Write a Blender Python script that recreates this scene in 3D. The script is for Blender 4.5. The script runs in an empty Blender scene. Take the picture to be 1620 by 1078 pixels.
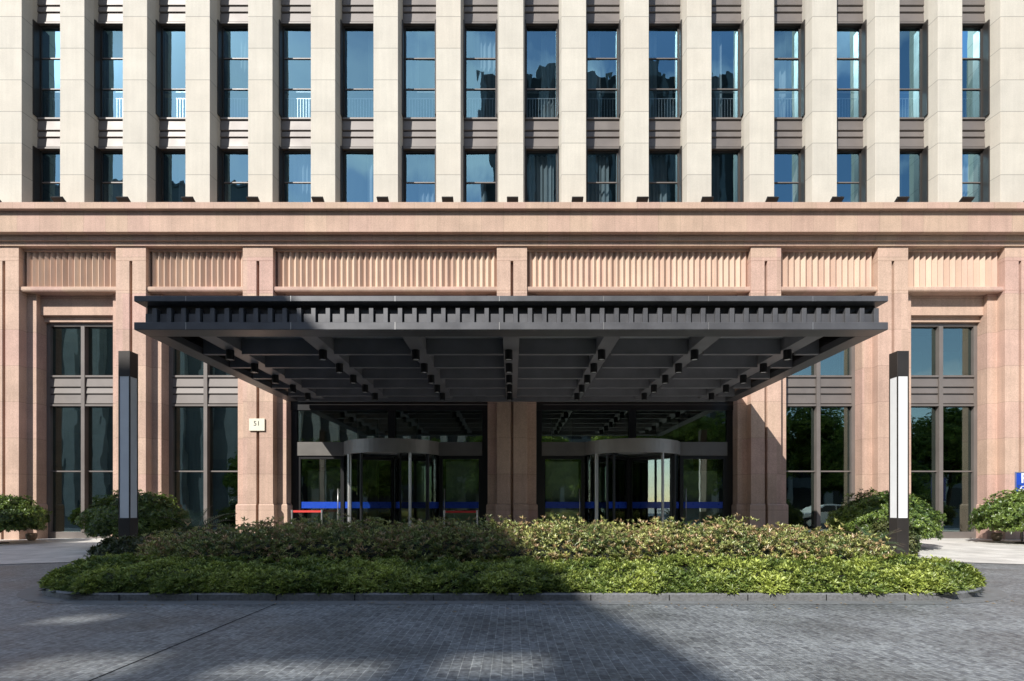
import bpy, bmesh, math, random
import numpy as np
from mathutils import Vector, Matrix
R = math.radians
rnd = random.Random(7)
S = bpy.context.scene
COL = S.collection
EYE = 1.35; FP = 860.0; HY = 801.0; HX = 810.0
# ---------------------------------------------------------------- camera
cd = bpy.data.cameras.new('camera'); cam = bpy.data.objects.new('camera', cd); COL.objects.link(cam)
cam.location = (0, 0, EYE); cam.rotation_euler = (R(90), 0, 0)
cd.sensor_width = 36; cd.lens = 36 * FP / 1620; cd.shift_x = 0; cd.shift_y = (HY - 539) / 1620
cd.clip_end = 1500; cd.clip_start = 0.05
S.camera = cam
# ---------------------------------------------------------------- light
SD = Vector((1, 1.47, -1.40)).normalized()
SUN_EL = math.asin(-SD.z); SUN_ROT = math.atan2(-SD.x, -SD.y)
w = bpy.data.worlds.new('World'); S.world = w; w.use_nodes = True
nt = w.node_tree; nt.nodes.clear()
wo = nt.nodes.new('ShaderNodeOutputWorld'); bg = nt.nodes.new('ShaderNodeBackground')
sk = nt.nodes.new('ShaderNodeTexSky'); sk.sky_type = 'NISHITA'; sk.sun_disc = False
sk.sun_elevation = SUN_EL; sk.sun_rotation = SUN_ROT; sk.air_density = 1.0; sk.dust_density = 0.4; sk.ozone_density = 2.0
tc = nt.nodes.new('ShaderNodeTexCoord'); mp = nt.nodes.new('ShaderNodeMapping'); mp.inputs['Scale'].default_value = (1, 1, 2.2)
ns = nt.nodes.new('ShaderNodeTexNoise'); ns.inputs['Scale'].default_value = 3.2; ns.inputs['Detail'].default_value = 9; ns.inputs['Distortion'].default_value = 0.6
rp = nt.nodes.new('ShaderNodeValToRGB'); rp.color_ramp.elements[0].position = 0.50; rp.color_ramp.elements[1].position = 0.72
mx = nt.nodes.new('ShaderNodeMix'); mx.data_type = 'RGBA'; mx.inputs['B'].default_value = (7.5, 7.9, 8.6, 1)
nt.links.new(tc.outputs['Generated'], mp.inputs[0]); nt.links.new(mp.outputs[0], ns.inputs['Vector'])
nt.links.new(ns.outputs['Fac'], rp.inputs[0]); nt.links.new(rp.outputs[0], mx.inputs['Factor'])
nt.links.new(sk.outputs[0], mx.inputs['A']); nt.links.new(mx.outputs['Result'], bg.inputs[0]); nt.links.new(bg.outputs[0], wo.inputs[0])
bg.inputs[1].default_value = 0.125
sl = bpy.data.lights.new('sun', 'SUN'); sl.energy = 4.5; sl.angle = R(0.30); sl.color = (1.0, 0.96, 0.90)
so = bpy.data.objects.new('sun', sl); COL.objects.link(so); so.location = (-20, -30, 60)
so.rotation_euler = SD.to_track_quat('-Z', 'Y').to_euler()
S.view_settings.view_transform = 'Standard'; S.view_settings.look = 'None'; S.view_settings.gamma = 1
S.view_settings.exposure = 0.58
S.render.engine = 'CYCLES'
S.cycles.max_bounces = 8; S.cycles.transparent_max_bounces = 16; S.cycles.caustics_reflective = False; S.cycles.caustics_refractive = False

# ---------------------------------------------------------------- helpers
def X(px, d): return (px - HX) * d / FP
def Z(py, d): return EYE + (HY - py) * d / FP
ORG = {}
def tag(o, label=None, cat=None, group=None, kind=None):
    if label: o['label'] = label
    if cat: o['category'] = cat
    if group: o['group'] = group
    if kind: o['kind'] = kind
    return o
def thing(name, loc, label, cat, group=None):
    o = bpy.data.objects.new(name, None); COL.objects.link(o); o.location = loc; o.empty_display_size = 0.2
    ORG[o.name] = Vector(loc)
    return tag(o, label, cat, group)
class MB:
    def __init__(s): s.v = []; s.f = []
    def quad(s, a, b, c, d):
        n = len(s.v); s.v += [a, b, c, d]; s.f.append((n, n+1, n+2, n+3)); return s
    def box(s, x0, x1, y0, y1, z0, z1):
        return s.prism([(x0, y0), (x1, y0), (x1, y1), (x0, y1)], z0, z1)
    def prism(s, poly, z0, z1):
        n = len(s.v); k = len(poly)
        s.v += [(x, y, z0) for x, y in poly] + [(x, y, z1) for x, y in poly]
        s.f.append(tuple(n+i for i in range(k))[::-1]); s.f.append(tuple(n+k+i for i in range(k)))
        for i in range(k):
            j = (i+1) % k; s.f.append((n+i, n+j, n+k+j, n+k+i))
        return s
    def profx(s, poly, x0, x1):      # (y,z) profile swept along x
        n = len(s.v); k = len(poly)
        s.v += [(x0, y, z) for y, z in poly] + [(x1, y, z) for y, z in poly]
        s.f.append(tuple(n+i for i in range(k))); s.f.append(tuple(n+k+i for i in range(k))[::-1])
        for i in range(k):
            j = (i+1) % k; s.f.append((n+i, n+k+i, n+k+j, n+j))
        return s
    def profy(s, poly, y0, y1):      # (x,z) profile swept along y
        n = len(s.v); k = len(poly)
        s.v += [(x, y0, z) for x, z in poly] + [(x, y1, z) for x, z in poly]
        s.f.append(tuple(n+i for i in range(k))); s.f.append(tuple(n+k+i for i in range(k))[::-1])
        for i in range(k):
            j = (i+1) % k; s.f.append((n+i, n+k+i, n+k+j, n+j))
        return s
    def tube(s, p0, p1, r0, r1, seg=10, cap=True):
        p0 = Vector(p0); p1 = Vector(p1); a = (p1-p0).normalized(); u = a.orthogonal().normalized(); v = a.cross(u); n = len(s.v)
        for p, r in ((p0, r0), (p1, r1)):
            for i in range(seg):
                t = 2*math.pi*i/seg; s.v.append(tuple(p+(u*math.cos(t)+v*math.sin(t))*r))
        for i in range(seg):
            j = (i+1) % seg; s.f.append((n+i, n+j, n+seg+j, n+seg+i))
        if cap: s.f.append(tuple(n+i for i in range(seg))[::-1]); s.f.append(tuple(n+seg+i for i in range(seg)))
        return s
    def arc(s, cx, cy, ro, ri, a0, a1, z0, z1, seg=24):   # curved band, closed
        n = len(s.v)
        for i in range(seg+1):
            t = a0+(a1-a0)*i/seg; c, q = math.cos(t), math.sin(t)
            s.v += [(cx+ro*c, cy+ro*q, z0), (cx+ro*c, cy+ro*q, z1), (cx+ri*c, cy+ri*q, z1), (cx+ri*c, cy+ri*q, z0)]
        for i in range(seg):
            a = n+4*i; b = a+4
            for j in range(4): s.f.append((a+j, b+j, b+(j+1) % 4, a+(j+1) % 4))
        s.f.append((n, n+1, n+2, n+3)); e = n+4*seg; s.f.append((e+3, e+2, e+1, e))
        return s
    def lathe(s, cx, cy, prof, seg=20):
        n = len(s.v); k = len(prof)
        for i in range(seg):
            t = 2*math.pi*i/seg
            for r, z in prof: s.v.append((cx+r*math.cos(t), cy+r*math.sin(t), z))
        for i in range(seg):
            j = (i+1) % seg
            for m in range(k-1): s.f.append((n+i*k+m, n+j*k+m, n+j*k+m+1, n+i*k+m+1))
        return s
    def build(s, name, mat, parent=None, bevel=0, smooth=False, org=None):
        if parent is not None: off = ORG[parent.name]
        else: off = Vector(org) if org else Vector((0, 0, 0))
        me = bpy.data.meshes.new(name)
        me.from_pydata([(v[0]-off.x, v[1]-off.y, v[2]-off.z) for v in s.v], [], s.f); me.update()
        bm = bmesh.new(); bm.from_mesh(me); bmesh.ops.recalc_face_normals(bm, faces=bm.faces); bm.to_mesh(me); bm.free()
        me.materials.append(mat)
        if smooth:
            for p in me.polygons: p.use_smooth = True
        o = bpy.data.objects.new(name, me); COL.objects.link(o)
        if parent is not None: o.parent = parent
        else: o.location = off
        ORG[o.name] = off
        if bevel:
            b = o.modifiers.new('bevel', 'BEVEL'); b.width = bevel; b.segments = 1; b.limit_method = 'ANGLE'; b.angle_limit = R(40)
        return o
def copy_tree(o, parent=None):
    c = o.copy(); COL.objects.link(c)
    if parent is not None: c.parent = parent
    for ch in [x for x in o.children]: copy_tree(ch, c)
    return c

# ---------------------------------------------------------------- materials
def newmat(name):
    m = bpy.data.materials.new(name); m.use_nodes = True; t = m.node_tree
    b = t.nodes['Principled BSDF']; return m, t, b
def N(t, typ, **kw):
    n = t.nodes.new(typ)
    for k, v in kw.items(): setattr(n, k, v)
    return n
def simple(name, col, rough=0.5, metal=0.0, spec=0.5, noise=0.0, nscale=8.0, bump=0.0):
    m, t, b = newmat(name)
    b.inputs['Base Color'].default_value = (*col, 1); b.inputs['Roughness'].default_value = rough
    b.inputs['Metallic'].default_value = metal; b.inputs['Specular IOR Level'].default_value = spec
    if noise or bump:
        g = N(t, 'ShaderNodeNewGeometry'); n = N(t, 'ShaderNodeTexNoise'); n.inputs['Scale'].default_value = nscale; n.inputs['Detail'].default_value = 6
        t.links.new(g.outputs['Position'], n.inputs['Vector'])
        if noise:
            hs = N(t, 'ShaderNodeHueSaturation'); hs.inputs['Color'].default_value = (*col, 1)
            mr = N(t, 'ShaderNodeMapRange'); mr.inputs['To Min'].default_value = 1-noise; mr.inputs['To Max'].default_value = 1+noise
            mr.inputs['From Min'].default_value = 0.3; mr.inputs['From Max'].default_value = 0.7
            t.links.new(n.outputs['Fac'], mr.inputs['Value']); t.links.new(mr.outputs[0], hs.inputs['Value']); t.links.new(hs.outputs[0], b.inputs['Base Color'])
            mr2 = N(t, 'ShaderNodeMapRange'); mr2.inputs['To Min'].default_value = max(0, rough-.1); mr2.inputs['To Max'].default_value = min(1, rough+.1)
            t.links.new(n.outputs['Fac'], mr2.inputs['Value']); t.links.new(mr2.outputs[0], b.inputs['Roughness'])
        if bump:
            bp = N(t, 'ShaderNodeBump'); bp.inputs['Strength'].default_value = bump; bp.inputs['Distance'].default_value = 0.02
            t.links.new(n.outputs['Fac'], bp.inputs['Height']); t.links.new(bp.outputs[0], b.inputs['Normal'])
    return m
def stone(name, c1, c2, c3, cx, cz, ox=0.0, oz=0.0, joint=0.006, grain=0.10, vx=True, weather=0.08, jdark=0.55, gscale=60):
    """cut stone slabs: each slab its own tone, thin joints, speckle"""
    m, t, b = newmat(name); L = t.links
    g = N(t, 'ShaderNodeNewGeometry'); sp = N(t, 'ShaderNodeSeparateXYZ'); L.new(g.outputs['Position'], sp.inputs[0])
    def cell(out, c, o):
        a = N(t, 'ShaderNodeMath', operation='ADD'); a.inputs[1].default_value = o; L.new(out, a.inputs[0])
        d = N(t, 'ShaderNodeMath', operation='DIVIDE'); d.inputs[1].default_value = c; L.new(a.outputs[0], d.inputs[0])
        f = N(t, 'ShaderNodeMath', operation='FLOOR'); L.new(d.outputs[0], f.inputs[0])
        r = N(t, 'ShaderNodeMath', operation='FRACT'); L.new(d.outputs[0], r.inputs[0])
        j = N(t, 'ShaderNodeMath', operation='LESS_THAN'); j.inputs[1].default_value = joint/c; L.new(r.outputs[0], j.inputs[0])
        return f.outputs[0], j.outputs[0]
    fz, jz = cell(sp.outputs['Z'], cz, oz); fx, jx = cell(sp.outputs['X'], cx, ox)
    cb = N(t, 'ShaderNodeCombineXYZ'); L.new(fx, cb.inputs[0]); L.new(fz, cb.inputs[1])
    wn = N(t, 'ShaderNodeTexWhiteNoise', noise_dimensions='2D'); L.new(cb.outputs[0], wn.inputs['Vector'])
    cr = N(t, 'ShaderNodeValToRGB'); e = cr.color_ramp.elements; e[0].color = (*c1, 1); e[1].color = (*c3, 1); k = e.new(0.5); k.color = (*c2, 1)
    L.new(wn.outputs['Value'], cr.inputs[0])
    n1 = N(t, 'ShaderNodeTexNoise'); n1.inputs['Scale'].default_value = gscale; n1.inputs['Detail'].default_value = 4; n1.inputs['Roughness'].default_value = 0.8; L.new(g.outputs['Position'], n1.inputs['Vector'])
    n2 = N(t, 'ShaderNodeTexNoise'); n2.inputs['Scale'].default_value = 1.3; n2.inputs['Detail'].default_value = 7; L.new(g.outputs['Position'], n2.inputs['Vector'])
    mps = N(t, 'ShaderNodeMapping'); mps.inputs['Scale'].default_value = (9, 9, 0.5); L.new(g.outputs['Position'], mps.inputs[0])
    n3 = N(t, 'ShaderNodeTexNoise'); n3.inputs['Scale'].default_value = 1.0; n3.inputs['Detail'].default_value = 5; L.new(mps.outputs[0], n3.inputs['Vector'])
    def mr(out, lo, hi):
        q = N(t, 'ShaderNodeMapRange'); q.inputs['From Min'].default_value = 0.3; q.inputs['From Max'].default_value = 0.7
        q.inputs['To Min'].default_value = lo; q.inputs['To Max'].default_value = hi; L.new(out, q.inputs['Value']); return q.outputs[0]
    def mul(a, bb):
        q = N(t, 'ShaderNodeMath', operation='MULTIPLY'); L.new(a, q.inputs[0]); L.new(bb, q.inputs[1]); return q.outputs[0]
    v = mul(mul(mr(n1.outputs['Fac'], 1-grain, 1+grain), mr(n2.outputs['Fac'], 1-weather, 1+weather)), mr(n3.outputs['Fac'], 1-weather*.8, 1+weather*.5))
    jm = N(t, 'ShaderNodeMath', operation='MAXIMUM'); L.new(jz, jm.inputs[0]); 
    if vx: L.new(jx, jm.inputs[1])
    else: jm.inputs[1].default_value = 0
    jr = N(t, 'ShaderNodeMapRange'); jr.inputs['To Min'].default_value = 1; jr.inputs['To Max'].default_value = jdark; L.new(jm.outputs[0], jr.inputs['Value'])
    v = mul(v, jr.outputs[0])
    hs = N(t, 'ShaderNodeHueSaturation'); L.new(cr.outputs[0], hs.inputs['Color']); L.new(v, hs.inputs['Value']); L.new(hs.outputs[0], b.inputs['Base Color'])
    b.inputs['Roughness'].default_value = 0.75; b.inputs['Specular IOR Level'].default_value = 0.3
    bp = N(t, 'ShaderNodeBump'); bp.inputs['Strength'].default_value = 0.25; bp.inputs['Distance'].default_value = 0.006
    L.new(n1.outputs['Fac'], bp.inputs['Height']); L.new(bp.outputs[0], b.inputs['Normal'])
    return m
def glass(name, trans, refl, fac, warp=0.02, wscale=0.9, rough=0.0):
    m = bpy.data.materials.new(name); m.use_nodes = True; t = m.node_tree; t.nodes.clear(); L = t.links
    o = N(t, 'ShaderNodeOutputMaterial'); mix = N(t, 'ShaderNodeMixShader'); tr = N(t, 'ShaderNodeBsdfTransparent'); gl = N(t, 'ShaderNodeBsdfGlossy')
    tr.inputs[0].default_value = (*trans, 1); gl.inputs['Color'].default_value = (*refl, 1); gl.inputs['Roughness'].default_value = rough
    lw = N(t, 'ShaderNodeLayerWeight'); lw.inputs['Blend'].default_value = 0.25
    ad = N(t, 'ShaderNodeMath', operation='ADD', use_clamp=True); ad.inputs[1].default_value = fac; L.new(lw.outputs['Fresnel'], ad.inputs[0]); L.new(ad.outputs[0], mix.inputs[0])
    L.new(tr.outputs[0], mix.inputs[1]); L.new(gl.outputs[0], mix.inputs[2]); L.new(mix.outputs[0], o.inputs[0])
    g = N(t, 'ShaderNodeNewGeometry'); mp = N(t, 'ShaderNodeMapping'); mp.inputs['Scale'].default_value = (1.6, 1, 0.6); L.new(g.outputs['Position'], mp.inputs[0])
    n = N(t, 'ShaderNodeTexNoise'); n.inputs['Scale'].default_value = wscale; n.inputs['Detail'].default_value = 2; L.new(mp.outputs[0], n.inputs['Vector'])
    bp = N(t, 'ShaderNodeBump'); bp.inputs['Strength'].default_value = 1.0; bp.inputs['Distance'].default_value = warp; L.new(n.outputs['Fac'], bp.inputs['Height']); L.new(bp.outputs[0], gl.inputs['Normal'])
    return m
def leafmat(name, transl=0.25, rough=0.5):
    m = bpy.data.materials.new(name); m.use_nodes = True; t = m.node_tree; L = t.links
    b = t.nodes['Principled BSDF']; o = t.nodes['Material Output']
    a = N(t, 'ShaderNodeAttribute', attribute_name='tint'); g = N(t, 'ShaderNodeNewGeometry')
    hs = N(t, 'ShaderNodeHueSaturation'); L.new(a.outputs['Color'], hs.inputs['Color'])
    mr = N(t, 'ShaderNodeMapRange'); mr.inputs['To Min'].default_value = 0.7; mr.inputs['To Max'].default_value = 1.35; L.new(g.outputs['Random Per Island'], mr.inputs['Value']); L.new(mr.outputs[0], hs.inputs['Value'])
    L.new(hs.outputs[0], b.inputs['Base Color']); b.inputs['Roughness'].default_value = rough; b.inputs['Specular IOR Level'].default_value = 0.5
    tr = N(t, 'ShaderNodeBsdfTranslucent'); L.new(hs.outputs[0], tr.inputs[0])
    mx = N(t, 'ShaderNodeMixShader'); mx.inputs[0].default_value = transl; L.new(b.outputs[0], mx.inputs[1]); L.new(tr.outputs[0], mx.inputs[2]); L.new(mx.outputs[0], o.inputs[0])
    return m

M = {}
M['cream'] = stone('cream_limestone', (.50, .465, .40), (.545, .508, .435), (.525, .48, .405), 2.29, 1.155, ox=1.145, oz=0.42, grain=.07, vx=False, joint=.024, weather=.055, jdark=.55, gscale=28)
M['pink'] = stone('pink_granite', (.44, .30, .235), (.52, .37, .28), (.49, .32, .265), 1.12, 1.30, ox=.56, oz=.1, grain=.22, joint=.016, weather=.10, jdark=.68, vx=False, gscale=30)
M['band'] = stone('pink_granite_band', (.45, .305, .235), (.475, .34, .25), (.47, .315, .25), 0.78, 3.0, ox=.3, oz=.3, grain=.24, joint=.010, weather=.10, jdark=.7, gscale=30)
M['flute'] = stone('pink_granite_fluting', (.46, .32, .245), (.62, .47, .36), (.53, .37, .29), 0.21, 30, ox=0, oz=5, grain=.10, joint=.0, weather=.05)
M['taupe'] = simple('bronze_anodised_metal', (.16, .14, .128), .48, .12, .5, noise=.10, nscale=1.5)
M['taupe_d'] = simple('dark_bronze_metal', (.05, .044, .04), .4, .4, .5, noise=.08, nscale=2)
M['canopy'] = simple('charcoal_metal_lightened', (.20, .20, .215), .42, .15, .5, noise=.14, nscale=1.7)  # same charcoal as the fascia, lightened to brighten the shaded underside
M['fascia'] = simple('charcoal_fascia_metal', (.105, .105, .112), .40, .2, .5, noise=.16, nscale=2.4)
M['ceil'] = simple('charcoal_soffit_panel', (.46, .47, .50), .42, .1, .5, noise=.1, nscale=1.2)
M['black'] = simple('black_metal', (.012, .012, .013), .4, .2, .5)
M['steel'] = simple('brushed_steel', (.5, .49, .47), .35, .8, .5, noise=.06, nscale=5)
M['header'] = simple('bronze_header_metal', (.15, .142, .13), .45, .2, .5, noise=.1, nscale=2)
M['steel_d'] = simple('bronze_drum_metal', (.27, .255, .235), .45, .3, .5, noise=.1, nscale=2)
M['gup'] = glass('tower_glass', (.62, .72, .78), (.44, .80, .95), .28, warp=.006, wscale=.8)
M['glow'] = glass('ground_floor_glass', (.50, .60, .57), (.72, .88, .82), .22, warp=.0035, wscale=.7)
M['gdoor'] = glass('door_glass', (.84, .92, .86), (.85, .95, .88), .20, warp=.002)
M['gcurve'] = glass('curved_door_glass', (.90, .95, .91), (.85, .95, .88), .17, warp=.0015)
M['white'] = simple('opal_diffuser', (.78, .79, .80), .35, 0, .5, noise=.03, nscale=3)
M['sign'] = simple('ivory_plate', (.72, .68, .55), .4, 0, .5, noise=.04)
M['ink'] = simple('black_lettering', (.03, .03, .03), .5)
M['blue'] = simple('blue_film', (.012, .06, .42), .3, 0, .6, noise=.05)
M['whitefilm'] = simple('white_lettering', (.75, .76, .78), .4)
M['red'] = simple('red_belt', (.55, .035, .025), .6, noise=.08, nscale=20)
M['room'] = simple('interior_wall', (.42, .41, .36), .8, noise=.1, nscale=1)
M['screen'] = simple('pale_green_glass_screen', (.80, .84, .72), .35, noise=.08, nscale=2)
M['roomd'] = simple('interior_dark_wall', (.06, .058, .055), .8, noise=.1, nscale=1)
M['floor'] = simple('polished_lobby_floor', (.45, .43, .39), .25, noise=.1, nscale=2)
M['curtain'] = simple('sheer_curtain', (.34, .36, .35), .9, noise=.08, nscale=3)
M['teal'] = simple('green_roller_blind', (.10, .27, .25), .7, noise=.05)
M['kerb'] = simple('dark_granite_kerb', (.15, .152, .155), .6, 0, .4, noise=.25, nscale=30, bump=.3)
M['dryleaf'] = simple('dry_leaf', (.28, .19, .09), .8, noise=.4, nscale=3)
M['kerbdark'] = simple('tar_joint', (.02, .02, .02), .9)
M['kerbflat'] = simple('granite_border', (.15, .155, .155), .6, 0, .4, noise=.2, nscale=9, bump=.3)
M['soil'] = simple('soil', (.035, .026, .018), .95, noise=.4, nscale=14, bump=.8)
M['bark'] = simple('bark', (.09, .066, .046), .9, noise=.35, nscale=25, bump=.8)
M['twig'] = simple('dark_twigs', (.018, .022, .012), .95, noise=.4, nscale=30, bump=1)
M['pot'] = simple('weathered_stone_pot', (.30, .24, .18), .85, noise=.25, nscale=18, bump=.5)
M['pale'] = stone('opposite_pale_stone', (.55, .54, .50), (.5, .49, .46), (.58, .56, .52), 1.5, 3.6, grain=.05)
M['dusk'] = stone('opposite_grey_stone', (.18, .19, .19), (.15, .16, .165), (.21, .215, .21), 1.5, 3.6, grain=.05)
M['car'] = simple('white_car_paint', (.75, .76, .78), .2, 0, .6)
M['tyre'] = simple('tyre_rubber', (.02, .02, .02), .8)
M['leaf'] = leafmat('leaf', .30, .34)
M['leafb'] = leafmat('street_tree_leaf', .5, .5)
M['leaf2'] = leafmat('glossy_leaf', .22, .28)
M['lens'] = simple('frosted_lamp_lens', (.55, .57, .58), .25)

# pavers
def pavers():
    m, t, b = newmat('dark_block_paving'); L = t.links
    g = N(t, 'ShaderNodeNewGeometry'); sp = N(t, 'ShaderNodeSeparateXYZ'); cb = N(t, 'ShaderNodeCombineXYZ')
    L.new(g.outputs['Position'], sp.inputs[0]); L.new(sp.outputs['Y'], cb.inputs[0]); L.new(sp.outputs['X'], cb.inputs[1])
    br = N(t, 'ShaderNodeTexBrick'); L.new(cb.outputs[0], br.inputs['Vector'])
    br.inputs['Scale'].default_value = 1; br.inputs['Brick Width'].default_value = .11; br.inputs['Row Height'].default_value = .086; br.inputs['Mortar Size'].default_value = .004
    br.inputs['Mortar Smooth'].default_value = .3; br.inputs['Bias'].default_value = 0
    br.inputs['Color1'].default_value = (.085, .09, .096, 1); br.inputs['Color2'].default_value = (.155, .165, .168, 1); br.inputs['Mortar'].default_value = (.215, .225, .22, 1)
    n = N(t, 'ShaderNodeTexNoise'); n.inputs['Scale'].default_value = .9; n.inputs['Detail'].default_value = 8; L.new(g.outputs['Position'], n.inputs['Vector'])
    n2 = N(t, 'ShaderNodeTexNoise'); n2.inputs['Scale'].default_value = 22; n2.inputs['Detail'].default_value = 5; L.new(g.outputs['Position'], n2.inputs['Vector'])
    m1 = N(t, 'ShaderNodeMapRange'); m1.inputs['From Min'].default_value = .3; m1.inputs['From Max'].default_value = .7; m1.inputs['To Min'].default_value = .68; m1.inputs['To Max'].default_value = 1.42; L.new(n.outputs['Fac'], m1.inputs['Value'])
    m2 = N(t, 'ShaderNodeMapRange'); m2.inputs['From Min'].default_value = .3; m2.inputs['From Max'].default_value = .7; m2.inputs['To Min'].default_value = .55; m2.inputs['To Max'].default_value = 1.65; L.new(n2.outputs['Fac'], m2.inputs['Value'])
    mm = N(t, 'ShaderNodeMath', operation='MULTIPLY'); L.new(m1.outputs[0], mm.inputs[0]); L.new(m2.outputs[0], mm.inputs[1])
    hs = N(t, 'ShaderNodeHueSaturation'); L.new(br.outputs['Color'], hs.inputs['Color']); L.new(mm.outputs[0], hs.inputs['Value']); L.new(hs.outputs[0], b.inputs['Base Color'])
    b.inputs['Roughness'].default_value = .5
    rr = N(t, 'ShaderNodeMapRange'); rr.inputs['To Min'].default_value = .38; rr.inputs['To Max'].default_value = .72; L.new(n.outputs['Fac'], rr.inputs['Value']); L.new(rr.outputs[0], b.inputs['Roughness'])
    ad = N(t, 'ShaderNodeMath', operation='MULTIPLY_ADD'); ad.inputs[1].default_value = -.8; L.new(br.outputs['Fac'], ad.inputs[0])
    sc = N(t, 'ShaderNodeMath', operation='MULTIPLY'); sc.inputs[1].default_value = .6; L.new(n2.outputs['Fac'], sc.inputs[0]); L.new(sc.outputs[0], ad.inputs[2])
    bp = N(t, 'ShaderNodeBump'); bp.inputs['Strength'].default_value = .6; bp.inputs['Distance'].default_value = .008; L.new(ad.outputs[0], bp.inputs['Height']); L.new(bp.outputs[0], b.inputs['Normal'])
    return m
M['pavers'] = pavers()
def slabs():
    m, t, b = newmat('pale_granite_slabs'); L = t.links
    g = N(t, 'ShaderNodeNewGeometry'); br = N(t, 'ShaderNodeTexBrick'); L.new(g.outputs['Position'], br.inputs['Vector'])
    br.inputs['Scale'].default_value = 1; br.inputs['Brick Width'].default_value = .9; br.inputs['Row Height'].default_value = .6; br.inputs['Mortar Size'].default_value = .006
    br.inputs['Color1'].default_value = (.52, .50, .46, 1); br.inputs['Color2'].default_value = (.62, .60, .555, 1); br.inputs['Mortar'].default_value = (.2, .19, .17, 1)
    n = N(t, 'ShaderNodeTexNoise'); n.inputs['Scale'].default_value = 1.5; n.inputs['Detail'].default_value = 8; L.new(g.outputs['Position'], n.inputs['Vector'])
    m1 = N(t, 'ShaderNodeMapRange'); m1.inputs['From Min'].default_value = .3; m1.inputs['From Max'].default_value = .7; m1.inputs['To Min'].default_value = .8; m1.inputs['To Max'].default_value = 1.15; L.new(n.outputs['Fac'], m1.inputs['Value'])
    hs = N(t, 'ShaderNodeHueSaturation'); L.new(br.outputs['Color'], hs.inputs['Color']); L.new(m1.outputs[0], hs.inputs['Value']); L.new(hs.outputs[0], b.inputs['Base Color'])
    b.inputs['Roughness'].default_value = .6
    return m
M['slabs'] = slabs()

# ================================================================ SETTING
g = MB().quad((-300, -250, 0), (300, -250, 0), (300, 300, 0), (-300, 300, 0)).build('ground', M['pavers']); tag(g, kind='structure')
m = MB()
pts = [(-40, 6.5), (-22, 8.5), (-16, 10.6), (-12.8, 12.1), (-10.5, 13.05), (-8, 13.3), (0, 13.35), (8, 13.3), (10.5, 13.05), (12.8, 12.1), (16, 10.6), (22, 8.5), (40, 6.5)]
BK = 22.0
for (x0, y0), (x1, y1) in zip(pts[:-1], pts[1:]):
    n = len(m.v)
    m.v += [(x0, y0, .012), (x1, y1, .012), (x1, 19.2, .15), (x0, 19.2, .15), (x1, BK, .15), (x0, BK, .15)]
    m.f += [(n, n+1, n+2, n+3), (n+3, n+2, n+4, n+5)]
pv = m.build('pavement', M['slabs']); tag(pv, kind='structure')
def zpl(y): return .012 + (.15-.012)*min(1, max(0, (y-13)/6.2))
for sx in (-1, 1):
    m = MB()
    for i in range(8):
        a = 12.5+i*.82; b2 = a+.815
        m.v += [(sx*13.34, a, zpl(a)+.006), (sx*13.46, a, zpl(a)+.006), (sx*13.46, b2, zpl(b2)+.006), (sx*13.34, b2, zpl(b2)+.006)]; n = len(m.v); m.f.append((n-4, n-3, n-2, n-1))
    o = m.build('drain_channel', M['taupe_d'], org=(sx*13.4, 15.8, .06))
    tag(o, 'dark drain channel running towards the facade across the pale slabs ' + ('beside the left lamp column' if sx < 0 else 'beside the right lamp column'), 'drain', 'drain channels in the pavement')

m = MB(); bo = [(x, y) for x, y in (lambda hl, yc, r: [(hl+r*math.cos(-math.pi/2+math.pi*i/30), yc+r*math.sin(-math.pi/2+math.pi*i/30)) for i in range(31)]+[(-hl+r*math.cos(math.pi/2+math.pi*i/30), yc+r*math.sin(math.pi/2+math.pi*i/30)) for i in range(31)])(5.76, 9.82, 2.36)]
m.v = [(x, y, .004) for x, y in bo]; m.f = [tuple(range(len(bo)))]
o = m.build('paving_border', M['kerbflat']); tag(o, kind='structure')
m = MB()
for i in range(14): m.box(-3.265, -3.255, 1.0+i*.47, 1.46+i*.47, .002, .005)
o = m.build('road_joint', M['kerbdark']); tag(o, kind='structure')
# fallen leaves by the kerb
m = MB(); rf = random.Random(9)
for i in range(110):
    a = rf.uniform(-7.6, 7.6); y = 7.70-abs(rf.gauss(0, .35)); t_ = rf.random()*6.3; l = rf.uniform(.02, .04); c_, s_ = math.cos(t_)*l, math.sin(t_)*l
    z = .007+rf.random()*.006
    m.quad((a-c_, y-s_, z), (a+s_*.4, y-c_*.4, z+.006), (a+c_, y+s_, z), (a-s_*.4, y+c_*.4, z+.004))
o = m.build('fallen_leaves', M['dryleaf']); tag(o, 'small dry leaves scattered on the setts along the kerb', 'leaves', kind='stuff')
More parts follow.
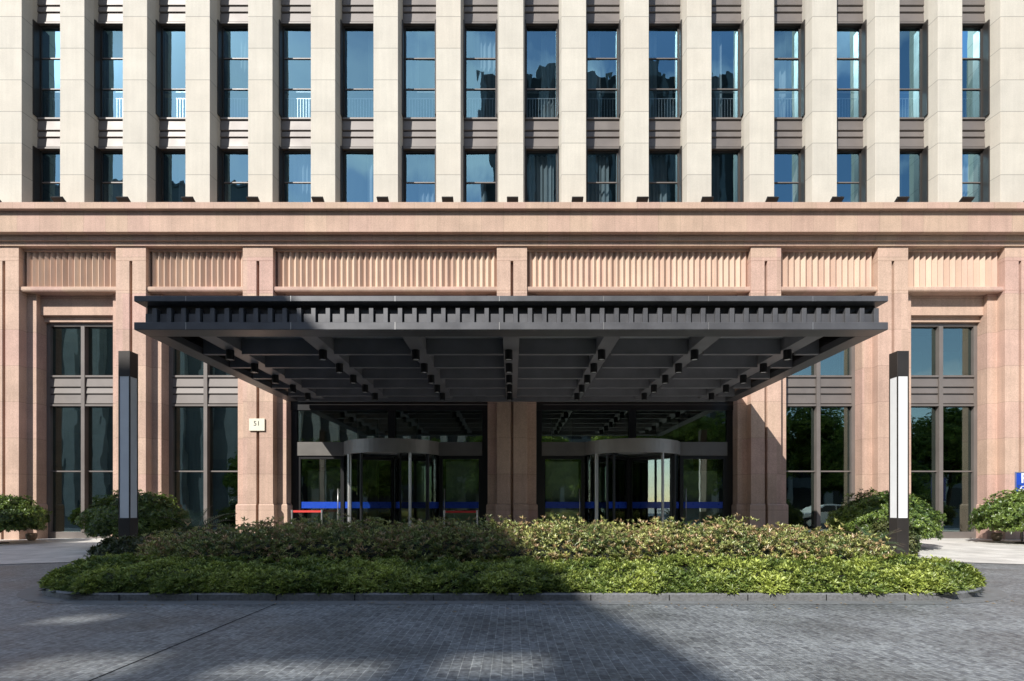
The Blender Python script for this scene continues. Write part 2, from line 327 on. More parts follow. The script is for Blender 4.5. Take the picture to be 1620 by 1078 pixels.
# ================================================================ BUILDING
F = 19.55
BP = 4.57
bld = thing('hotel_building', (0, 20, 0), 'cream stone tower on a pink granite podium with tall bronze windows and two revolving doors', 'building')
PH = .545; ST = .345; FS = 19.88; BKW = 21.1
SILLB = 9.11
def pil_poly(cx, e=0.0, slot=True):
    a = PH+e; s = PH+ST+e; f = F-e; fs = FS-e; c = cx
    p = [(c-s, BKW), (c-s, fs), (c-a, fs), (c-a, f)]
    if slot: p += [(c-.05, f), (c-.05, F+.20), (c+.05, F+.20), (c+.05, f)]
    p += [(c+a, f), (c+a, fs), (c+s, fs), (c+s, BKW)]
    return p
for k in (-4, -3, -2, 0, 2, 3, 4):
    cx = k*BP
    m = MB(); m.prism(pil_poly(cx), 1.44, SILLB)
    m.prism([(cx-PH, 20.6), (cx-PH, F), (cx-.05, F), (cx-.05, F+.2), (cx+.05, F+.2), (cx+.05, F), (cx+PH, F), (cx+PH, 20.6)], SILLB, 10.17)
    m.prism([(cx-PH, 20.6), (cx-PH, F), (cx+PH, F), (cx+PH, 20.6)], 10.17, 10.68)
    p = m.build('pilaster', M['pink'], bld, bevel=.008)
    m = MB(); m.prism(pil_poly(cx, .05), .05, 1.38)
    # bevelled cap of the plinth
    n = len(m.v); A = pil_poly(cx, .05); B = pil_poly(cx, .004); kk = len(A)
    m.v += [(x, y, 1.38) for x, y in A]+[(x, y, 1.44) for x, y in B]
    for i in range(kk-1): m.f.append((n+i, n+i+1, n+kk+i+1, n+kk+i))
    q = m.build('plinth', M['pink'], p)
# walls beyond the last pilasters
for s in (-1, 1):
    x0, x1 = sorted((s*(4*BP+PH+ST), s*24))
    MB().box(x0, x1, 19.88, 21.1, .05, 10.68).build('wall', M['pink'], bld)
# cornice
m = MB()
m.box(-24, 24, 19.00, 20.9, 11.75, 11.98)
m.box(-24, 24, 19.17, 20.9, 11.02, 11.748)
m.box(-24, 24, 19.40, 20.9, 10.83, 11.018)
m.box(-24, 24, 19.49, 20.9, 10.68, 10.828)
m.build('cornice', M['band'], bld, bevel=.008)
# bays: friezes, sills, lintels
def frieze(xa, xb):
    m = MB(); n = max(2, round((xb-xa)/.211)); w_ = (xb-xa)/n
    poly = [(xa, 20.0)]
    for i in range(n):
        poly += [(xa+i*w_, 19.865), (xa+(i+.5)*w_, 19.748)]
    poly += [(xb, 19.86), (xb, 20.0)]
    N0 = len(m.v); K = len(poly)
    m.v += [(x, y, 9.27) for x, y in poly]+[(x, y, 10.62) for x, y in poly]
    for i in range(K-1): m.f.append((N0+i, N0+i+1, N0+K+i+1, N0+K+i))
    f = m.build('fluted_frieze', M['flute'], bld)
    s = MB().profx([(19.62, 9.12), (19.60, 9.15), (19.60, 9.25), (19.62, 9.27), (19.93, 9.27), (19.93, 9.11), (19.62, 9.11)], xa, xb).build('sill_course', M['pink'], f)
    MB().box(xa, xb, 19.71, 20.4, 10.60, 10.68).build('frieze_head', M['pink'], f)
    MB().box(xa, xb, 19.93, 20.9, 9.11, 10.598).build('backing_wall', M['pink'], f)
bays = [(-4, -3), (-3, -2), (2, 3), (3, 4)]
for a, b in bays+[(-2, 0), (0, 2)]:
    frieze(a*BP+PH, b*BP-PH)
for a, b in bays:
    xa, xb = a*BP+PH+ST, b*BP-PH-ST
    MB().box(xa, xb, 20.05, 20.9, 8.39, 9.108).box(xa, xb, 20.2, 20.9, 8.185, 8.388).build('lintel', M['pink'], bld, bevel=.006)
# wall above the entrance bays
for a, b in ((-2, 0), (0, 2)):
    xa, xb = a*BP+PH+ST, b*BP-PH-ST
    MB().box(xa, xb, 20.05, 20.9, 5.35, 9.108).build('wall', M['pink'], bld)

def strips(m, xa, xb, yf, z0, z1, cuts):
    """stepped metal spandrel: boards with shadow gaps between"""
    zz = [z0]+[z0+(z1-z0)*c for c in cuts]+[z1]
    for i in range(len(zz)-1):
        a, b = zz[i]+.02, zz[i+1]-.02
        m.profx([(yf+.0, a), (yf-.03, a+.02), (yf-.005, b), (yf+.08, b), (yf+.08, a)], xa, xb)
def wavy(x0, x1, y, z0, z1, amp=.035, n=None, seed=0):
    r = random.Random(seed); m = MB(); n = n or int((x1-x0)/.035)+2
    ph = r.random()*6
    for i in range(n+1):
        x = x0+(x1-x0)*i/n; yy = y+amp*math.sin(x*38+ph+.8*math.sin(x*9+ph))
        m.v += [(x, yy, z0), (x, yy, z1)]
    for i in range(n): m.f.append((2*i, 2*i+2, 2*i+3, 2*i+1))
    return m
# ground floor windows
GZ0, GZ1 = .15, 8.183
for bi, (a, b) in enumerate(bays):
    xa, xb = a*BP+PH+ST, b*BP-PH-ST; xc = (xa+xb)/2; d0 = 20.31
    m = MB()
    m.box(xa, xa+.13, d0, d0+.25, GZ0, GZ1).box(xb-.13, xb, d0, d0+.25, GZ0, GZ1)
    m.box(xc-.07, xc+.07, d0-.06, d0+.25, GZ0+.24, GZ1-.12)
    m.box(xa+.13, xb-.13, d0, d0+.25, GZ1-.12, GZ1).box(xa+.13, xb-.13, d0-.02, d0+.25, GZ0, GZ0+.24)
    wf = m.build('window', M['taupe'], bld, bevel=.004)
    m = MB(); 
    m.box(xa+.132, xb-.132, d0+.03, d0+.2, 5.09, 6.22)
    sp = m.build('spandrel_backing', M['taupe_d'], wf)
    m = MB()
    for u, v in ((xa+.14, xc-.08), (xc+.08, xb-.14)):
        strips(m, u, v, d0+.02, 5.15, 6.16, (.37, .62))
        m.box(u, v, d0-.04, d0+.028, 5.08, 5.15).box(u, v, d0-.04, d0+.028, 6.16, 6.23)
    m.build('spandrel', M['taupe'], wf)
    for u, v in ((xa+.13, xc-.07), (xc+.07, xb-.13)):
        MB().box(u, v, d0+.06, d0+.10, 2.63, 2.68).build('transom', M['taupe'], wf)
        MB().box(u, v, d0+.13, d0+.145, GZ0+.24, 5.08).build('pane', M['glow'], wf)
        MB().box(u, v, d0+.13, d0+.145, 6.23, GZ1-.12).build('pane', M['glow'], wf)
    # inside
    if bi in (2, 3):
        for u, v in ((xa+.2, xc-.35), (xc+.12, xb-.3)):
            MB().box(u, v, d0+.45, d0+.47, 6.23, 7.25 if bi == 3 else 7.6).build('roller_blind', M['teal'], wf)
    if bi == 3:
        MB().box(xc+.75, xc+1.0, d0+1.2, d0+1.3, .2, 3.2).build('green_panel', M['teal'], wf)
    if bi == 0:
        wavy(xc+.1, xb-.15, d0+.5, 5.3, 8.1, seed=4).build('curtain', M['curtain'], wf)
    if bi == 1:
        wavy(xa+.15, xa+.9, d0+.6, .2, 5.0, seed=5).build('curtain', M['curtain'], wf)
# podium interior: floors, back wall
m = MB()
m.box(-23.9, 23.9, 21.1, 30, 0.10, .17); m.build('lobby_floor', M['floor'], bld)
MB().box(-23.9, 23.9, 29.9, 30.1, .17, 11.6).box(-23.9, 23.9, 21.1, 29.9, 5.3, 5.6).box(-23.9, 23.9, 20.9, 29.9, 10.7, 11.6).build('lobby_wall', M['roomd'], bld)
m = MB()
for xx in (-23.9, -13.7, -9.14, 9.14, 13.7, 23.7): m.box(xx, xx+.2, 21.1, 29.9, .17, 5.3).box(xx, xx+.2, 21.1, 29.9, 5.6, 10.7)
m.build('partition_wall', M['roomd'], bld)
m = MB()
for xx in (-7.0, -5.2, 1.8, 6.6): m.box(xx, xx+.9, 24.5, 24.9, .17, 5.3)
m.build('lobby_pier', M['room'], bld)
m = MB(); m.box(6.55, 7.3, 21.9, 21.95, .17, 3.3).box(-5.1, -4.8, 22.9, 22.95, .17, 3.1).box(-2.5, -1.2, 22.4, 22.45, .17, 3.2).box(1.2, 2.5, 22.4, 22.45, .17, 3.2).box(-8, -6.6, 22.8, 22.85, .17, 3.0).box(4.2, 5.4, 23.2, 23.25, .17, 3.2).box(-4.2, -3.2, 23.4, 23.45, .17, 3.2)
m.build('lobby_screen', M['screen'], bld)

# tower
T = 19.85; TP = 2.29; TX = -.03; CH = .38; FW = .445; GD = 20.56
ZB = 11.95; ZR = 21.6
for k in range(-10, 11):
    c = TX+k*TP
    MB().prism([(c-FW-.06, 21.2), (c-FW-.06, T+CH), (c-FW, T), (c+FW, T), (c+FW+.06, T+CH), (c+FW+.06, 21.2)], ZB, ZR).build('pier', M['cream'], bld, bevel=.006)
rows = [(11.98, 14.76), (15.95, 19.46)]
wr = random.Random(3)
def frame_mesh(xa, xb, z0, z1):
    m = MB()
    m.box(xa, xa+.045, T+CH, GD+.06, z0, z1).box(xb-.045, xb, T+CH, GD+.06, z0, z1)
    m.box(xa+.045, xa+.09, GD-.04, GD+.06, z0, z1).box(xb-.09, xb-.045, GD-.04, GD+.06, z0, z1)
    m.box(xa+.09, xb-.09, GD-.04, GD+.06, z1-.06, z1)
    if z0 > 12: m.box(xa+.09, xb-.09, GD-.04, GD+.06, z0, z0+.05)
    return m
for k in range(-9, 9):
    xa = TX+k*TP+FW+.06; xb = TX+(k+1)*TP-FW-.06; xc = (xa+xb)/2
    for ri, (z0, z1) in enumerate(rows):
        wf = frame_mesh(xa, xb, z0, z1).build('window', M['taupe_d'], bld)
        alt = (k % 3 != 0)
        m = MB()
        if ri == 1:
            m.box(xa+.09, xb-.09, GD-.02, GD+.05, 17.09, 17.13)
            if alt: m.box(xa+.09, xb-.09, GD-.02, GD+.05, 18.25, 18.29)
            m.build('transom', M['taupe'], wf)
            zs = [z0+.05, 17.09, z1-.06]
            if alt: zs = [z0+.05, 17.09, 18.25, z1-.06]
        else:
            zs = [z0, z1-.06]
            if alt:
                m.box(xa+.09, xb-.09, GD-.02, GD+.05, 13.56, 13.60); m.build('transom', M['taupe'], wf); zs = [z0, 13.56, z1-.06]
        mp_ = MB()
        for a, b in zip(zs[:-1], zs[1:]):
            ty = wr.uniform(-.004, .004); tx = wr.uniform(-.006, .006); y = GD+.015
            mp_.quad((xa+.09, y-tx, a), (xb-.09, y+tx, a), (xb-.09, y+tx+ty, b), (xa+.09, y-tx+ty, b))
        mp_.build('pane', M['gup'], wf)
        if ri == 1:
            m = MB(); yy = GD+.12
            m.box(xa+.05, xb-.05, yy-.02, yy+.02, 17.06, 17.10).box(xa+.05, xb-.05, yy-.012, yy+.012, 16.83, 16.86).box(xa+.05, xb-.05, yy-.012, yy+.012, 16.0, 16.03)
            nb = 11
            for i in range(nb):
                x = xa+.1+(xb-xa-.2)*i/(nb-1); m.box(x-.011, x+.011, yy-.011, yy+.011, 16.03, 16.83)
            m.build('railing', M['steel'], wf)
        u = wr.random()
        if u < .85:
            wdt = wr.uniform(.3, 1.1)
            side = wr.random() < .5 or k >= 2
            ca, cb_ = (xa+.05, xa+.05+wdt) if side else (xb-.05-wdt, xb-.05)
            wavy(ca, cb_, GD+.28, z0, z1, amp=.05, seed=k*7+ri).build('curtain', M['curtain'], wf)
    # spandrels
    for z0, z1 in ((14.76, 15.95), (19.46, 20.65)):
        m = MB(); strips(m, xa+.002, xb-.002, GD-.10, z0+.06, z1-.07, (.36, .60))
        m.box(xa+.002, xb-.002, GD-.16, GD+.05, z1-.07, z1-.01)
        m.box(xa+.002, xb-.002, GD-.16, GD+.05, z0+.01, z0+.06)
        m.box(xa+.002, xb-.002, GD-.02, GD+.04, z0+.06, z1-.07)
        m.build('spandrel', M['taupe'], bld)
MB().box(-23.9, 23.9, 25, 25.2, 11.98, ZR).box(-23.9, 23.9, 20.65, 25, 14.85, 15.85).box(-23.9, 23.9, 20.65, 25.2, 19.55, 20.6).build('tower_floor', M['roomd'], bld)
MB().box(-23.9, 23.9, 19.9, 25.3, ZR, ZR+.3).build('roof', M['cream'], bld)  # added lid, keeps sun from leaking into the rooms behind the panes

# ================================================================ ENTRANCE GLAZING
for s in (-1, 1):
    xi = PH+ST; xo = 2*BP-PH-ST
    lo, hi = (xi, xo) if s > 0 else (-xo, -xi)
    cxd = s*4.50
    RR = 1.92; cyd = 21.0; d0 = 20.31
    HB, HT = 3.25, 3.74
    m = MB()
    m.box(lo, hi, d0-.04, d0+.3, 4.93, 5.348)              # head
    m.box(lo, lo+.22, d0, d0+.22, .15, 4.93).box(hi-.22, hi, d0, d0+.22, .15, 4.93)
    m.box(cxd-.13, cxd+.13, d0-.02, d0+.2, HT+.04, 4.93)      # mullion of the transom light
    ef = m.build('entrance_frame', M['black'], bld)
    # header bars left and right of the drum
    for u, v in ((lo+.22, cxd-1.76), (cxd+1.76, hi-.22)):
        MB().box(u, v, d0-.05, d0+.2, HB-.02, HT).build('door_header', M['header'], ef, bevel=.006)
    for u, v in ((lo+.22, cxd-.13), (cxd+.13, hi-.22)):
        MB().box(u, v, d0+.07, d0+.085, HT, 4.93).build('transom_pane', M['gdoor'], ef)
    # side doors
    for u, v in ((lo+.22, cxd-1.78), (cxd+1.78, hi-.22)):
        m = MB(); m.box(u, u+.13, d0, d0+.12, .15, HB-.02).box(v-.13, v, d0, d0+.12, .15, HB-.02).box(u+.13, v-.13, d0, d0+.12, HB-.14, HB-.02).box(u+.13, v-.13, d0, d0+.12, .15, .3)
        sd = m.build('side_door', M['black'], ef, bevel=.004)
        MB().box(u+.13, v-.13, d0+.05, d0+.062, .3, HB-.14)
        MB().box(u+.13, v-.13, d0+.05, d0+.062, .3, HB-.14).build('door_pane', M['gdoor'], ef)
        MB().box(u+.14, v-.14, d0+.040, d0+.046, 1.27, 1.51).build('blue_band', M['blue'], ef)
        h = MB(); hx = v-.18 if s*(u+v)/2 > s*cxd else u+.18
        hx = (v-.2) if u < cxd else (u+.2)
        h.tube((hx, d0-.07, .8), (hx, d0-.07, 2.0), .018, .018, 8).tube((hx, d0-.07, .95), (hx, d0+.02, .95), .012, .012, 6).tube((hx, d0-.07, 1.85), (hx, d0+.02, 1.85), .012, .012, 6)
        h.build('door_handle', M['steel'], ef, smooth=True)
    for u, v in ((lo+.3, cxd-1.86), (cxd+1.86, hi-.3)):
        inner = (abs((u+v)/2) < 4.5)
        MB().box(u+.12, v-.10, d0+.50, d0+.53, .17, HB-.2 if inner else HB-.55).build('frosted_screen', M['screen'] if inner else M['room'], ef)
    # revolving door
    A = math.pi
    m = MB(); m.arc(cxd, cyd, RR, RR-.16, 0, 2*A, HB, HT, 64)
    rd = m.build('revolving_door', M['steel_d'], bld)
    MB().lathe(cxd, cyd, [(0.0, HB+.10), (RR-.15, HB+.10), (RR-.15, HB+.12), (0.0, HB+.12)], 48).build('drum_ceiling', M['whitefilm'], rd)
    MB().lathe(cxd, cyd, [(0.0, .16), (RR+.02, .16), (RR+.02, .185), (0.0, .185)], 48).build('drum_floor', M['taupe_d'], rd)
    # posts: two at each throat, plus middle posts
    for ang, mt, ww in ((-40, 'black', .07), (-140, 'steel', .075), (-62, 'steel', .05), (-118, 'black', .05), (-3, 'black', .06), (183, 'black', .06), (40, 'black', .06), (140, 'black', .06)):
        t_ = R(ang); px, py = cxd+(RR-.07)*math.cos(t_), cyd+(RR-.07)*math.sin(t_)
        q = MB(); q.tube((px, py, .185), (px, py, HB), ww, ww, 14); q.build('post', M[mt], rd, smooth=False)
    for a0, a1 in ((-178, -141), (-39, -2), (141, 178), (2, 39)):
        m = MB(); m.arc(cxd, cyd, RR-.065, RR-.08, R(a0), R(a1), .19, HB, 12); o = m.build('curved_pane', M['gcurve'], rd, smooth=False)
        m = MB(); m.arc(cxd, cyd, RR-.052, RR-.060, R(a0), R(a1), 1.27, 1.51, 12); m.build('blue_band', M['blue'], rd)
    off = 18 if s < 0 else 52
    for i in range(4):
        t_ = R(off+90*i); c_, s_ = math.cos(t_), math.sin(t_); nx, ny = -s_, c_
        def seg(m, r0, r1, hw, z0, z1):
            m.prism([(cxd+c_*r0+nx*hw, cyd+s_*r0+ny*hw), (cxd+c_*r0-nx*hw, cyd+s_*r0-ny*hw), (cxd+c_*r1-nx*hw, cyd+s_*r1-ny*hw), (cxd+c_*r1+nx*hw, cyd+s_*r1+ny*hw)], z0, z1)
        m = MB(); seg(m, .08, .16, .03, .2, HB-.02); seg(m, RR-.26, RR-.17, .03, .2, HB-.02); seg(m, .16, RR-.26, .03, HB-.14, HB-.02); seg(m, .16, RR-.26, .03, .2, .34)
        m.build('door_wing', M['black'], rd)
        m = MB(); seg(m, .16, RR-.26, .006, .34, HB-.14); m.build('wing_pane', M['gcurve'], rd)
        m = MB(); seg(m, .17, RR-.27, .011, 1.27, 1.51); m.build('blue_band', M['blue'], rd)
    MB().tube((cxd, cyd, .19), (cxd, cyd, HB), .06, .06, 12).build('centre_shaft', M['black'], rd)
    # white marks on the film
    for bb in [o for o in rd.children if o.name.startswith('blue_band')]: pass

# ================================================================ CANOPY
CN = (0, 11.6, 5.1)
can = thing('entrance_canopy', CN, 'wide charcoal metal canopy with toothed fascia projecting over the revolving doors', 'canopy')
CB = 5.115; LT = 5.277; CX = 8.05; C0 = 11.6; C1 = 19.53
def offx(x): return x-.02
m = MB(); m.box(offx(-CX), offx(CX), C0, C0+.48, CB, LT)
m.box(offx(-CX), offx(-CX+.40), C0+.48, C1, CB, LT).box(offx(CX-.40), offx(CX), C0+.48, C1, CB, LT)
m.build('lower_lip', M['fascia'], can, bevel=.008)
m = MB(); m.box(offx(-CX), offx(CX), C0, C1, 5.72, 5.84); m.build('roof_slab', M['fascia'], can, bevel=.008)
m = MB(); m.box(offx(-7.93), offx(7.93), C0+.25, C0+.42, LT, 5.718); m.box(offx(-7.93), offx(-7.83), C0+.42, C1, LT, 5.718); m.box(offx(7.83), offx(7.93), C0+.42, C1, LT, 5.718)
m.build('fascia_backing', M['taupe_d'], can)
# toothed fascia
m = MB(); n = 51; tw = 15.86/n
for i in range(n):
    x = offx(-7.93)+i*tw
    m.box(x+.02, x+.205, C0+.16, C0+.248, LT+.001, 5.51)
    m.box(x+.205, x+.30, C0+.10, C0+.248, LT+.001, 5.615)
m.build('toothed_fascia', M['fascia'], can, bevel=.004)
m = MB()
for i, px in enumerate((294, 460, 625, 790, 955, 1121, 1286)):
    x = X(px, C0); m.box(x-.006, x+.006, C0-.004, C0+.001, CB+.004, LT-.002); m.box(x-.006, x+.006, C0-.004, C0+.001, 5.724, 5.836)
m.build('panel_joint', M['steel'], can)
MB().box(offx(-7.64), offx(7.64), C0+.48, C1, 5.50, 5.56).build('ceiling_panel', M['ceil'], can)
rowd = [13.46, 14.74, 16.02, 17.30, 18.56]
for k in range(-3, 4):
    x = k*2.29-.02
    MB().box(x-.19, x+.19, C0+.482, C1, 5.19, 5.498).build('beam', M['canopy'], can, bevel=.005)
for d in [13.46, 14.74, 16.02, 17.30, 18.56]:
    m = MB(); xs = [-7.648]+[v for k in range(-3, 4) for v in (k*2.29-.02-.192, k*2.29-.02+.192)]+[7.608]
    for i in range(0, len(xs), 2): m.box(xs[i], xs[i+1], d, d+.12, CB, 5.499)
    m.build('crossbeam', M['canopy'], can, bevel=.005)
MB().box(offx(-7.64), offx(7.64), 19.40, C1, CB-.02, 5.499).build('wall_beam', M['canopy'], can)
dl0 = None
for k in range(-3, 4):
    for d in rowd:
        x = k*2.29-.08; y = d-.06
        if dl0 is None:
            m = MB(); m.lathe(x, y, [(0.0, 5.30), (.09, 5.30), (.095, 5.20), (.095, 4.955), (.075, 4.955), (.075, 4.975), (0, 4.975)], 16)
            dl0 = m.build('downlight', M['black'], can, smooth=False)
            MB().lathe(x, y, [(0.0, 4.962), (.07, 4.962), (.07, 4.968), (0, 4.968)], 14).build('lens', M['lens'], dl0)
            bx, by = x, y
        else:
            c = copy_tree(dl0, can); c.location = (x-bx, y-by, 0)

# ================================================================ LAMP COLUMNS
def lamp_column(x0, label):
    x1 = x0+.285; y0 = 13.3; y1 = 13.6; cx = (x0+x1)/2; cy = 13.45
    t = thing('lamp_column', (cx, cy, 0), label, 'street lamp', 'square lamp columns flanking the canopy')
    m = MB(); m.box(x0, x1, y0, y1, .01, 1.06).box(x0, x1, y0, y1, 4.53, 5.15)
    for (a, b) in ((x0, y0), (x1-.028, y0), (x0, y1-.028), (x1-.028, y1-.028)): m.box(a, a+.028, b, b+.028, 1.06, 4.53)
    m.build('column_frame', M['taupe_d'], t, bevel=.004)
    m2 = [((x0+.03, x1-.03, y0+.010, y0+.03)), ((x0+.03, x1-.03, y1-.03, y1-.01)), ((x0+.010, x0+.03, y0+.031, y1-.031)), ((x1-.03, x1-.01, y0+.031, y1-.031))]
    for q in m2: MB().box(*q, 1.06, 4.53).build('diffuser', M['white'], t)
    MB().box(x0-.03, x1+.03, y0-.03, y1+.03, .005, .06).build('base_plate', M['black'], t)
lamp_column(-9.635, 'square dark metal lamp column with opal panels standing in shade left of the canopy')
lamp_column(9.43, 'square dark metal lamp column with sunlit white panels right of the canopy')

# ================================================================ FLOODLIGHTS on the cornice
def flood(x, label, parent0=None):
    t = thing('floodlight', (x, 19.3, 11.98), label, 'floodlight', 'floodlights along the cornice ledge')
    return t
fl0 = None
for i, k in enumerate(range(-8, 9)):
    x = k*2.29+.02
    pos = k+9
    words = ['first', 'second', 'third', 'fourth', 'fifth', 'sixth', 'seventh', 'eighth', 'ninth']
    if k == 0: lab = 'small black floodlight on the pink ledge directly above the central pilaster'
    elif k < 0: lab = 'small black floodlight on the pink ledge, %s one left of the central floodlight' % words[-k-1]
    else: lab = 'small black floodlight on the pink ledge, %s one right of the central floodlight' % words[k-1]
    if fl0 is None:
        fl0 = flood(x, lab)
        m = MB(); m.profx([(19.36, 12.03), (19.42, 12.08), (19.13, 12.25), (19.07, 12.19)], x-.2, x+.2); m.build('housing', M['black'], fl0, bevel=.006)
        MB().box(x-.17, x+.17, 19.30, 19.42, 11.985, 12.035).build('base', M['whitefilm'], fl0)
        fx = x
    else:
        c = copy_tree(fl0); c.location = (x, 19.3, 11.98); c['label'] = lab

# ================================================================ SIGNS
def text_mesh(s, size, loc, mat, name, parent, extrude=.002, weight=0):
    cu = bpy.data.curves.new('txt', 'FONT'); cu.body = s; cu.size = size; cu.extrude = extrude; cu.align_x = 'CENTER'; cu.align_y = 'CENTER'; cu.offset = weight
    o = bpy.data.objects.new('txt', cu); COL.objects.link(o); bpy.context.view_layer.update()
    dg = bpy.context.evaluated_depsgraph_get(); me = bpy.data.meshes.new_from_object(o.evaluated_get(dg)); bpy.data.objects.remove(o)
    me.transform(Matrix.Rotation(R(90), 4, 'X')); off = ORG[parent.name]
    me.transform(Matrix.Translation(Vector(loc)-off)); me.materials.clear(); me.materials.append(mat)
    q = bpy.data.objects.new(name, me); COL.objects.link(q); q.parent = parent; ORG[q.name] = off
    return q
sg = thing('number_plaque', (-9.15, 19.53, 4.03), 'small ivory plaque with the number 51 fixed across the slot of a pink pilaster', 'sign')
MB().box(-9.43, -8.87, 19.49, 19.548, 4.05, 4.49).build('plate', M['sign'], sg, bevel=.006)
text_mesh('51', .24, (-9.15, 19.486, 4.31), M['ink'], 'number', sg)
ps = thing('parking_sign', (17.5, 18.6, .15), 'blue parking sign with white P and car symbol behind the right shrub', 'sign')
MB().box(17.2, 17.78, 18.58, 18.60, 1.55, 2.52).build('sign_panel', M['blue'], ps, bevel=.004)
MB().box(17.2, 17.78, 18.572, 18.579, 2.49, 2.52).box(17.2, 17.23, 18.572, 18.579, 1.55, 2.488).build('sign_border', M['canopy'], ps)
MB().tube((17.49, 18.64, .13), (17.49, 18.64, 2.45), .03, .03, 12).build('sign_post', M['steel'], ps, smooth=True)
text_mesh('P', .46, (17.50, 18.572, 2.29), M['whitefilm'], 'letter', ps, weight=.012)
m = MB(); m.profy([(17.30, 1.84), (17.30, 1.92), (17.36, 1.95), (17.41, 2.04), (17.59, 2.04), (17.64, 1.95), (17.70, 1.92), (17.70, 1.84)], 18.570, 18.578)
m.box(17.33, 17.39, 18.570, 18.578, 1.79, 1.84).box(17.61, 17.67, 18.570, 18.578, 1.79, 1.84)
m.build('car_symbol', M['whitefilm'], ps)
m = MB(); m.profy([(17.40, 1.95), (17.43, 2.015), (17.57, 2.015), (17.60, 1.95)], 18.566, 18.569); m.build('symbol_window', M['blue'], ps)

# belt barriers
def barrier(xa, xb, d, zt, label):
    t = thing('belt_barrier', ((xa+xb)/2, d, .15), label, 'barrier', 'belt barriers by the doors')
    for x in (xa, xb):
        m = MB(); m.tube((x, d, .16), (x, d, zt+.03), .028, .028, 12); m.lathe(x, d, [(0, .151), (.16, .151), (.16, .165), (.03, .185), (0, .185)], 20)
        m.lathe(x, d, [(0, zt+.05), (.036, zt+.045), (.036, zt-.06), (0, zt-.06)], 14)
        m.build('post', M['steel'], t, smooth=False)
    MB().box(xa+.03, xb-.03, d-.004, d+.004, zt-.045, zt+.03).build('belt', M['red'], t)
barrier(X(462, 19.4), X(509, 19.4), 19.4, 1.17, 'sunlit red belt between two steel posts left of the left revolving door')
barrier(X(703, 18.8), X(755, 18.8), 18.8, 1.16, 'shaded red belt between two pale posts beside the central pilaster')

# ================================================================ PLANTS
def leaves(P, AX, nl, L0, L1, wr_, e0, e1, tint, rng, fold=.12):
    """P (n,3) points, AX (n,3) axes; returns verts, faces, colours (numpy)"""
    n = len(P); AX = AX/np.linalg.norm(AX, axis=1)[:, None]
    h = np.where(np.abs(AX[:, 2:3]) < .9, np.array([[0, 0, 1.]]), np.array([[1., 0, 0]]))
    U = np.cross(AX, h); U /= np.linalg.norm(U, axis=1)[:, None]; V = np.cross(AX, U)
    th = 2*np.pi*np.arange(nl)[None]/nl + rng.random((n, 1))*6.3 + rng.normal(0, .25, (n, nl))
    ph = rng.uniform(e0, e1, (n, nl)); L = rng.uniform(L0, L1, (n, nl))*rng.uniform(.8, 1.15, (n, 1))
    D = AX[:, None]*np.sin(ph)[..., None]+(U[:, None]*np.cos(th)[..., None]+V[:, None]*np.sin(th)[..., None])*np.cos(ph)[..., None]
    Sd = np.cross(D, AX[:, None]); Sd /= (np.linalg.norm(Sd, axis=2)[..., None]+1e-6)
    Up = np.cross(Sd, D)
    base = P[:, None]+D*(.08*L)[..., None]
    mid = base+D*(.52*L)[..., None]; tip = base+D*L[..., None]-Up*(.10*L)[..., None]
    a = mid+Sd*(wr_*L)[..., None]+Up*(fold*L)[..., None]; b = mid-Sd*(wr_*L)[..., None]+Up*(fold*L)[..., None]
    Vv = np.stack([base, a, tip, b], 2).reshape(-1, 3)
    k = n*nl; i = np.arange(k)*4
    Fc = np.concatenate([np.stack([i, i+1, i+2], 1), np.stack([i, i+2, i+3], 1)])
    C = np.repeat(np.repeat(tint, nl, axis=0), 4, axis=0)
    return Vv, Fc, C
def leaf_obj(name, parts, mat, parent):
    off = np.array(ORG[parent.name]); vs, fs, cs = [], [], []; o_ = 0
    for v, f, c in parts: vs.append(v-off); fs.append(f+o_); cs.append(c); o_ += len(v)
    v = np.concatenate(vs).astype(np.float32); f = np.concatenate(fs).astype(np.int32); c = np.concatenate(cs)
    me = bpy.data.meshes.new(name); me.vertices.add(len(v)); me.vertices.foreach_set('co', v.ravel())
    me.loops.add(f.size); me.loops.foreach_set('vertex_index', f.ravel()); me.polygons.add(len(f))
    me.polygons.foreach_set('loop_start', np.arange(len(f), dtype=np.int32)*3); me.polygons.foreach_set('loop_total', np.full(len(f), 3, np.int32))
    me.update(calc_edges=True)
    at = me.color_attributes.new('tint', 'FLOAT_COLOR', 'POINT'); cc = np.ones((len(v), 4), np.float32); cc[:, :3] = c; at.data.foreach_set('color', cc.ravel())
    me.materials.append(mat); o = bpy.data.objects.new(name, me); COL.objects.link(o); o.parent = parent; ORG[o.name] = ORG[parent.name]
    return o
rng = np.random.default_rng(11)
def sinnoise(x, y, f, s):
    return (np.sin(x*f+s)+np.sin(y*f*1.3+2*s)+np.sin((x+y)*f*.7+3*s)+np.sin((x-y)*f*1.9+s))/4
def edge_dist(x, y, hl, yc, r):
    dx = np.maximum(np.abs(x)-hl, 0); return r-np.sqrt(dx*dx+(y-yc)**2)
def mix3(a, b, t): a = np.array(a); b = np.array(b); return a[None]*(1-t[:, None])+b[None]*t[:, None]

def clumps(P, Nn, hl, yc, r, n, rad, amp, rng):
    c = np.stack([rng.uniform(-hl-r, hl+r, n), rng.uniform(yc-r, yc+r, n), rng.uniform(.1, .8, n)], 1)
    best = np.full(len(P), 9.)
    for i in range(0, n, 100):
        d = P[:, None, :]-c[None, i:i+100]; d[..., 2] *= .5; best = np.minimum(best, np.sqrt((d**2).sum(2)).min(1))
    q = np.clip(best/rad, 0, 1.35)
    return amp*(1-q**2)
